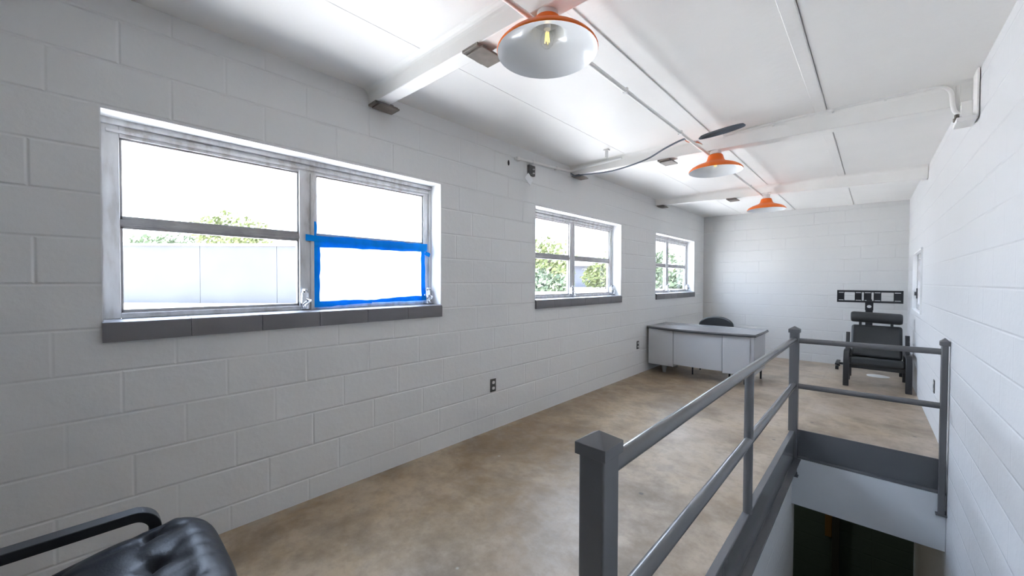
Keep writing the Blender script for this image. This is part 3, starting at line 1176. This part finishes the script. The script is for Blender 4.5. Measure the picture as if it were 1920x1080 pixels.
# office chair behind the desk
root = thing('office_chair', 'dark office chair behind the grey desk, only its rounded back showing', 'chair', (-1.905, 7.0, 0))
mb = MB()
n = 24
pl = []
for i in range(n + 1):
    t = PI * i / n
    pl.append((-1.905 + .262 * math.cos(t) * (1.0 if abs(math.cos(t)) < .97 else .99), .640 + .165 * math.sin(t) ** .8))
pl += [(-2.135, .50), (-2.06, .44), (-1.75, .44), (-1.675, .50)]
vs = []
yy = lambda x: 7.03 - 1.1 * (x + 1.905) ** 2
k = len(pl)
vs = [(x, yy(x) - .035, z) for x, z in pl] + [(x, yy(x) + .035, z) for x, z in pl]
mb.add(vs, [tuple(range(k)), tuple(range(k, 2 * k))[::-1]] + [(i, (i + 1) % k, k + (i + 1) % k, k + i) for i in range(k)])
mb.build('backrest', m_leather2, root, bevel=.02, seg=4)
MB().box(-2.13, -1.68, 6.68, 7.10, .42, .49).build('seat', m_leather2, root, bevel=.03, seg=4)
MB().tube([(-1.905, 6.92, .08), (-1.905, 6.92, .42)], .025, 16).build('column', m_blackmetal, root, smooth=True)
MB().box(-1.94, -1.87, 7.02, 7.05, .40, .50).build('back_support', m_blackmetal, root)
for i in range(5):
    t = 2 * PI * i / 5 + .3
    e = Vector((-1.905 + .27 * math.cos(t), 6.92 + .27 * math.sin(t), .065))
    q = MB().tube([(-1.905, 6.92, .10), e], [.022, .014], 10).build('leg', m_blackmetal, root, smooth=True)
    mb = MB()
    mb.tube([e + Vector((-.018, 0, -.038)), e + Vector((.018, 0, -.038))], .027, 16)
    mb.build('caster', m_blackmetal, q, smooth=True)

# ================================================================ RECLINER (far right)
root = thing('lounge_chair', 'black lounge chair with roll headrest facing the room in the far right corner', 'chair', (.02, 7.2, 0))


def frame_side(xc):
    """bent flat-bar side frame: front leg, curved shoulder, arm running back, rear leg"""
    prof = [(6.86, 0.0), (6.865, .20), (6.872, .32), (6.890, .385), (6.930, .425), (6.985, .437), (7.20, .430), (7.48, .415), (7.56, .395), (7.60, .34), (7.615, .20), (7.63, 0.0)]
    P = smooth_path([(xc, a, b) for a, b in prof], 5)
    mb = MB()
    vs, fs = [], []
    h, wd = .026, .030
    for i, p in enumerate(P):
        a = P[max(0, i - 1)]
        b = P[min(len(P) - 1, i + 1)]
        d = (b - a).normalized()
        nr = Vector((0, -d.z, d.y))
        for sx, sn in ((-1, -1), (1, -1), (1, 1), (-1, 1)):
            vs.append(p + Vector((sx * wd, 0, 0)) + nr * sn * h)
    for v in vs:
        v.z = max(v.z, 0.0)
    for i in range(len(P) - 1):
        for k in range(4):
            k2 = (k + 1) % 4
            fs.append((i * 4 + k, i * 4 + k2, i * 4 + 4 + k2, i * 4 + 4 + k))
    fs += [(0, 1, 2, 3), tuple(len(vs) - 4 + k for k in (3, 2, 1, 0))]
    mb.add(vs, fs)
    return mb.build('side_frame', m_black, root, bevel=.005)


frame_side(-.275)
frame_side(.318)
MB().box(-.246, .289, 6.93, 6.965, .235, .290).build('front_rail', m_black, root, bevel=.004)
MB().box(-.246, .289, 7.55, 7.59, .20, .26).build('rear_rail', m_black, root, bevel=.004)
MB().box(-.28, -.25, 7.30, 7.36, 0.0, .20).build('inner_leg', m_black, root, bevel=.003)
for xc in (-.272, .312):       # back posts beside the cushion
    MB().hexa([(xc - .022, 7.08, .41), (xc + .022, 7.08, .41), (xc + .022, 7.13, .41), (xc - .022, 7.13, .41),
               (xc - .022, 7.20, .685), (xc + .022, 7.20, .685), (xc + .022, 7.25, .685), (xc - .022, 7.25, .685)]).build('back_post', m_black, root, bevel=.004)


def pad(name, x0, x1, ya, za, yb, zb, th, mat, parent, bev=.03):
    """cushion slab between line (ya,za)-(yb,zb), thickness th upward-normal"""
    d = Vector((0, yb - ya, zb - za))
    nr = Vector((0, -d.z, d.y)).normalized() * th
    A, B = Vector((0, ya, za)), Vector((0, yb, zb))
    X = lambda p, x: Vector((x, p.y, p.z))
    mb = MB().hexa([X(A, x0), X(A, x1), X(B, x1), X(B, x0), X(A + nr, x0), X(A + nr, x1), X(B + nr, x1), X(B + nr, x0)])
    return mb.build(name, mat, parent, bevel=bev, seg=5)


pad('seat_cushion', -.240, .285, 6.87, .292, 7.30, .235, .105, m_leather2, root)
pad('back_cushion', -.243, .272, 7.22, .33, 7.46, .745, .10, m_leather2, root, .035)
mb = MB()
pts = [(-.250, 7.36, .905), (-.225, 7.36, .905), (.250, 7.36, .893), (.275, 7.36, .893)]
mb.tube([Vector(p) for p in [(-.252, 7.33, .898), (-.246, 7.33, .898), (-.225, 7.33, .898), (.245, 7.33, .884), (.266, 7.33, .884), (.272, 7.33, .884)]], [.050, .064, .073, .073, .064, .050], 28)
mb.build('headrest', m_leather2, root, smooth=True)
for x in (-.15, .17):
    MB().box(x - .015, x + .015, 7.375, 7.385, .74, .90).build('headrest_strap', m_leather2, root)

# pale round disc on the floor behind / under it
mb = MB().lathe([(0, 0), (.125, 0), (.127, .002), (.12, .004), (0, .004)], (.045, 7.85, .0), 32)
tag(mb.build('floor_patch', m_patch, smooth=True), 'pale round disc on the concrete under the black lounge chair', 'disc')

# ================================================================ TELEVISION STAND
root = thing('television_stand', 'black rolling television stand with empty slotted mounting bracket by end wall', 'stand', (-.07, 8.1, 0))
XB0, XB1, ZB0, ZB1 = -.447, .300, 1.068, 1.256
YB_ = 8.06
fr_ = MB()
fr_.box(XB0, XB1, YB_, YB_ + .022, ZB1 - .030, ZB1)
fr_.box(XB0, XB1, YB_, YB_ + .022, ZB0, ZB0 + .030)
fr_.box(XB0, XB0 + .016, YB_, YB_ + .022, ZB0, ZB1)
fr_.box(XB1 - .016, XB1, YB_, YB_ + .022, ZB0, ZB1)
fr_.build('bracket_frame', m_blackmetal, root, bevel=.002)
for (xa, xb) in ((-.436, -.358), (-.235, -.154), (-.131, -.044), (-.020, .064), (.198, .284)):
    mb = MB()
    mb.box(xa, xb, YB_ + .004, YB_ + .018, ZB0 + .040, ZB1 - .040)
    mb.box(xa, xa + .010, YB_ + .004, YB_ + .018, ZB0 + .02, ZB1 - .02)
    mb.box(xb - .010, xb, YB_ + .004, YB_ + .018, ZB0 + .02, ZB1 - .02)
    mb.build('bracket_plate', m_blackmetal, root, bevel=.001)
# neck plate with a round hole
mb = MB()
cx_, cz_ = -.068, 1.010
sg = 24
ring, sq = [], []
for i in range(sg):
    t = 2 * PI * i / sg
    c_, s_ = math.cos(t), math.sin(t)
    ring.append((cx_ + .026 * c_, cz_ + .022 * s_))
    k = 1 / max(abs(c_), abs(s_))
    sq.append((cx_ + .047 * c_ * k, cz_ + .058 * s_ * k))
vs, fs = [], []
for yv in (YB_ + .02, YB_ + .03):
    for a, b in (ring, sq) if False else ((ring, sq),):
        vs += [(p[0], yv, p[1]) for p in a] + [(p[0], yv, p[1]) for p in b]
for i in range(sg):
    j = (i + 1) % sg
    fs += [(i, j, sg + j, sg + i), (2 * sg + i, 3 * sg + i, 3 * sg + j, 2 * sg + j), (i, 2 * sg + i, 2 * sg + j, j), (sg + i, sg + j, 3 * sg + j, 3 * sg + i)]
mb.add(vs, fs)
mb.build('neck_plate', m_blackmetal, root)
MB().box(-.110, -.026, YB_ + .03, YB_ + .075, .085, .960).build('column', m_blackmetal, root, bevel=.004)
MB().box(-.100, -.036, YB_ + .022, YB_ + .05, 1.050, 1.12).build('neck', m_blackmetal, root, bevel=.002)
q = MB().box(-.45, .31, YB_ + .03, YB_ + .09, .075, .105).build('base', m_blackmetal, root, bevel=.004)
for x in (-.43, .29):
    l_ = MB().box(x - .025, x + .025, 8.00, 8.40, .075, .100).build('base_arm', m_blackmetal, root, bevel=.004)
    for y in (8.03, 8.37):
        MB().tube([(x - .02, y, .032), (x + .02, y, .032)], .032, 18).build('caster', m_blackmetal, l_, smooth=True)

# ================================================================ FOREGROUND ARMCHAIR
root = thing('armchair', 'black leather tufted armchair with flat black loop arms at the near left', 'chair', (-1.53, -.1, 0))


def arm(xc, nm):
    P = [(xc, -.62, .02), (xc, -.615, .30), (xc, -.60, .50)] + arc((xc, -.54, .50), .06, PI, PI / 2, 6)[1:] + [(xc, -.3, .560), (xc, -.1, .560)]
    P += arc((xc, .085, .500), .060, PI / 2, 0, 8) + [(xc, .145, .40), (xc, .145, .2), (xc, .145, .02)]
    P = [Vector(p) for p in P]
    mb = MB()
    vs, fs = [], []
    for i, p in enumerate(P):
        a, b = P[max(0, i - 1)], P[min(len(P) - 1, i + 1)]
        d = (b - a).normalized()
        nr = Vector((0, -d.z, d.y))
        for sx, sn in ((-1, -1), (1, -1), (1, 1), (-1, 1)):
            vs.append(p + Vector((sx * .026, 0, 0)) + nr * sn * .0165)
    for i in range(len(P) - 1):
        for k in range(4):
            k2 = (k + 1) % 4
            fs.append((i * 4 + k, i * 4 + k2, i * 4 + 4 + k2, i * 4 + 4 + k))
    fs += [(0, 1, 2, 3), tuple(len(vs) - 4 + k for k in (3, 2, 1, 0))]
    mb.add(vs, fs)
    a_ = mb.build(nm, m_black, root, bevel=.0022)
    MB().box(xc - .026, xc + .026, -.66, .19, 0, .02).build('floor_runner', m_black, a_, bevel=.004)
    return a_


arm(-1.872, 'arm_frame')
arm(-1.185, 'arm_frame')


def tufted(name, cx, w, cy, l, cz, tilt, th, buttons, parent, nx=70, ny=70, mat=m_leather):
    """leather cushion: rounded slab with button tufts and radiating creases (top surface displaced)"""
    R = Matrix.Rotation(tilt, 3, 'X')
    vs, fs = [], []
    e = 3.4

    def shape(u, v, sgn):
        # u,v in [-1,1]; superellipse rounded border
        sx = u
        sy = v
        m = max(abs(u), abs(v))
        if m > 1e-6:
            q = m / (abs(u) ** 4.5 + abs(v) ** 4.5) ** (1 / 4.5)
            sx, sy = u * q, v * q
        h = th / 2 * max(0.0, 1 - m ** e) ** (1 / 2.1)
        x, y = sx * w / 2, sy * l / 2
        if sgn > 0:
            for bx, by in buttons:
                dx, dy = x - bx, y - by
                r = math.hypot(dx, dy)
                a = math.atan2(dy, dx)
                h -= .030 * math.exp(-(r / .026) ** 2)
                h -= .012 * math.exp(-(r / .095) ** 2)
                c5 = max(0.0, math.cos(2.5 * a + .6)) ** 10 + max(0.0, -math.cos(2.5 * a + .6)) ** 10
                h -= .006 * math.exp(-((r - .05) / .050) ** 2) * c5
            # soft folds across the front roll, as leather pulled over the edge
            if v > .5:
                fold = max(0.0, math.sin(44 * x + 5.0 * math.sin(9 * x) + 14 * (y - .2))) ** 6
                h -= .0035 * fold * min(1.0, (v - .5) * 5) * (1 if v < .95 else .4)
            h += .012 * math.exp(-((v - .84) / .10) ** 2)
        return Vector((x, y, sgn * h))
    for sgn in (1, -1):
        base = len(vs)
        for j in range(ny + 1):
            for i in range(nx + 1):
                u = math.sin(PI / 2 * (2 * i / nx - 1)) if True else 2 * i / nx - 1
                v = math.sin(PI / 2 * (2 * j / ny - 1))
                p = shape(u, v, sgn)
                vs.append(R @ p + Vector((cx, cy, cz)))
        for j in range(ny):
            for i in range(nx):
                a = base + j * (nx + 1) + i
                f = (a, a + 1, a + nx + 2, a + nx + 1)
                fs.append(f if sgn > 0 else f[::-1])
    mb = MB().add(vs, fs)
    o = mb.build(name, mat, parent, smooth=True)
    bm = bmesh.new()
    bm.from_mesh(o.data)
    bmesh.ops.remove_doubles(bm, verts=bm.verts, dist=.0008)
    bmesh.ops.recalc_face_normals(bm, faces=bm.faces)
    bm.to_mesh(o.data)
    bm.free()
    for p in o.data.polygons:
        p.use_smooth = True
    return o


tufted('seat_cushion', -1.53, .64, -.055, .70, .432, math.radians(11), .20, [(-.195, .185), (.0, .185), (.195, .185), (-.195, -.04), (.0, -.04), (.195, -.04)], root)
tufted('back_cushion', -1.53, .62, -.52, .66, .72, math.radians(108), .14, [(-.14, .12), (.14, .12), (-.14, -.10), (.14, -.10)], root)
MB().box(-1.846, -1.211, -.34, -.28, .25, .30).build('seat_rail', m_black, root, bevel=.004)
MB().box(-1.846, -1.211, .10, .16, .26, .31).build('seat_rail', m_black, root, bevel=.004)

# ================================================================ OUTSIDE
mb = MB().box(1.75, 1.95, 2.0, 12.0, -4.0, 4.5)  # added wall, out of view, keeps sky and sun off the right window
struct(mb.build('wall_exterior_sky_block', m_ext), 'unseen wall added to block sky light outside the small right hand window')
ROOFZ = 1.02
mb = MB().box(-40, XL - .22, -14, 40, ROOFZ - .3, ROOFZ)
struct(mb.build('floor_exterior_roof', m_deck), 'bright flat roof outside the windows')
# rendered concrete wall across the roof, facing the nearest window
fwd = Vector((-.6812, .7322, 0))
rgt = Vector((.7322, .6812, 0))


def at(lat, d, z):
    return fwd * d + rgt * lat + Vector((0, 0, z))


root = thing('roof_wall', 'bleached concrete wall standing outside the nearest window', 'wall', at(-5.2, 6.1, ROOFZ))
mb = MB()
a, b = -9.5, -1.25
n = 7
for k in range(n):
    p, q = a + (b - a) * k / n, a + (b - a) * (k + 1) / n - .006
    mb.hexa([at(p, 6.0, ROOFZ), at(q, 6.0, ROOFZ), at(q, 6.2, ROOFZ), at(p, 6.2, ROOFZ), at(p, 6.0, 1.900), at(q, 6.0, 1.900), at(q, 6.2, 1.900), at(p, 6.2, 1.900)])
mb.hexa([at(a, 6.02, ROOFZ), at(b, 6.02, ROOFZ), at(b, 6.18, ROOFZ), at(a, 6.18, ROOFZ), at(a, 6.02, 1.900), at(b, 6.02, 1.900), at(b, 6.18, 1.900), at(a, 6.18, 1.900)])
mb.build('wall_body', m_parapet, root)
mb = MB()
mb.hexa([at(a, 5.96, 1.900), at(b, 5.96, 1.900), at(b, 6.24, 1.900), at(a, 6.24, 1.900), at(a, 5.96, 1.93), at(b, 5.96, 1.93), at(b, 6.24, 1.93), at(a, 6.24, 1.93)])
mb.build('coping', m_deck, root)


def leaf_cloud(clumps, n, size, rnd):
    mb = MB()
    for _ in range(n):
        c, r = rnd.choice(clumps)
        while True:
            p = Vector((rnd.uniform(-1, 1), rnd.uniform(-1, 1), rnd.uniform(-1, 1)))
            if .3 < p.length < 1:
                break
        p = Vector(c) + Vector((p.x * r, p.y * r, p.z * r * .8))
        ax = Vector((rnd.uniform(-1, 1), rnd.uniform(-1, 1), rnd.uniform(-1, 1))).normalized()
        b1 = ax.orthogonal().normalized()
        b2 = ax.cross(b1)
        s = size * rnd.uniform(.6, 1.3)
        mb.add([p - b1 * s, p + b2 * s * .5, p + b1 * s, p - b2 * s * .5], [(0, 1, 2, 3)])
    return mb


def tree(lat, d, zc_, rad, mat, label, seed, n=1600, size=.14, wide=1.0):
    rnd = random.Random(seed)
    base = at(lat, d, ROOFZ - 4)
    root = thing('tree', label, 'tree', base, 'trees beyond the roof')
    cl = []
    c0 = at(lat, d, zc_)
    for k in range(9):
        t = 2 * PI * k / 9
        off = rgt * (math.cos(t) * rad * .55 * wide) + fwd * (math.sin(t) * rad * .5) + Vector((0, 0, rnd.uniform(-.35, .45) * rad))
        cl.append((c0 + off, rad * rnd.uniform(.38, .55)))
    cl.append((c0 + Vector((0, 0, rad * .45)), rad * .5))
    leaf_cloud(cl, n, size, rnd).build('foliage', mat, root)
    mb = MB()
    mb.tube([base, at(lat, d, zc_ - rad * .5), c0], [.22, .15, .06], 10)
    for k in range(5):
        c, r = cl[k * 2 % 9]
        mb.tube([at(lat, d, zc_ - rad * .6), (Vector(c) + c0) / 2, c], [.09, .06, .02], 8)
    mb.build('trunk', m_bark, root, smooth=True)


tree(-11.1, 15.5, 2.85, 1.55, m_leaf1, 'round pale tree over the concrete wall, in the nearest window', 1, 2600, .10)
tree(-17.5, 18.5, 2.3, 1.4, m_leaf2, 'low bushy tree at the left edge of the nearest window', 2, 1800, .12, 1.6)
tree(-14.6, 17.5, 2.4, 1.3, m_leaf2, 'darker bushy tree left of centre beyond the concrete wall', 3, 1800, .11, 1.6)
tree(1.45, 19.0, 2.1, 1.75, m_leaf1, 'light green tree in the left half of the middle window', 4, 2600, .12)
tree(1.0, 14.0, 1.0, 1.0, m_leaf2, 'dark green bush low in the left half of the middle window', 5, 1800, .11, 1.4)
tree(4.6, 18.5, 1.7, 1.3, m_leaf1, 'light green bush in the right half of the middle window', 6, 2200, .11)
tree(7.9, 20.0, 1.8, 1.5, m_leaf2, 'tree seen through the left half of the far window', 8, 2200, .12)
tree(11.2, 23.0, 1.8, 1.6, m_leaf1, 'tree seen through the right half of the far window', 9, 2200, .12)
root = thing('house', 'pale grey house with dark roof behind the bushes in the middle window', 'house', at(3.4, 24, ROOFZ - 4))
mb = MB()
mb.hexa([at(1.5, 24, -3), at(5.6, 24, -3), at(5.6, 28, -3), at(1.5, 28, -3), at(1.5, 24, 2.3), at(5.6, 24, 2.3), at(5.6, 28, 2.3), at(1.5, 28, 2.3)])
mb.build('house_wall', m_ext, root)
mb = MB()
mb.add([at(1.2, 23.7, 2.3), at(5.9, 23.7, 2.3), at(5.9, 28.3, 2.3), at(1.2, 28.3, 2.3), at(2.0, 26, 3.4), at(5.2, 26, 3.4)], [(0, 1, 5, 4), (1, 2, 5), (2, 3, 4, 5), (3, 0, 4), (3, 2, 1, 0)])
mb.build('roof', m_extroof, root)
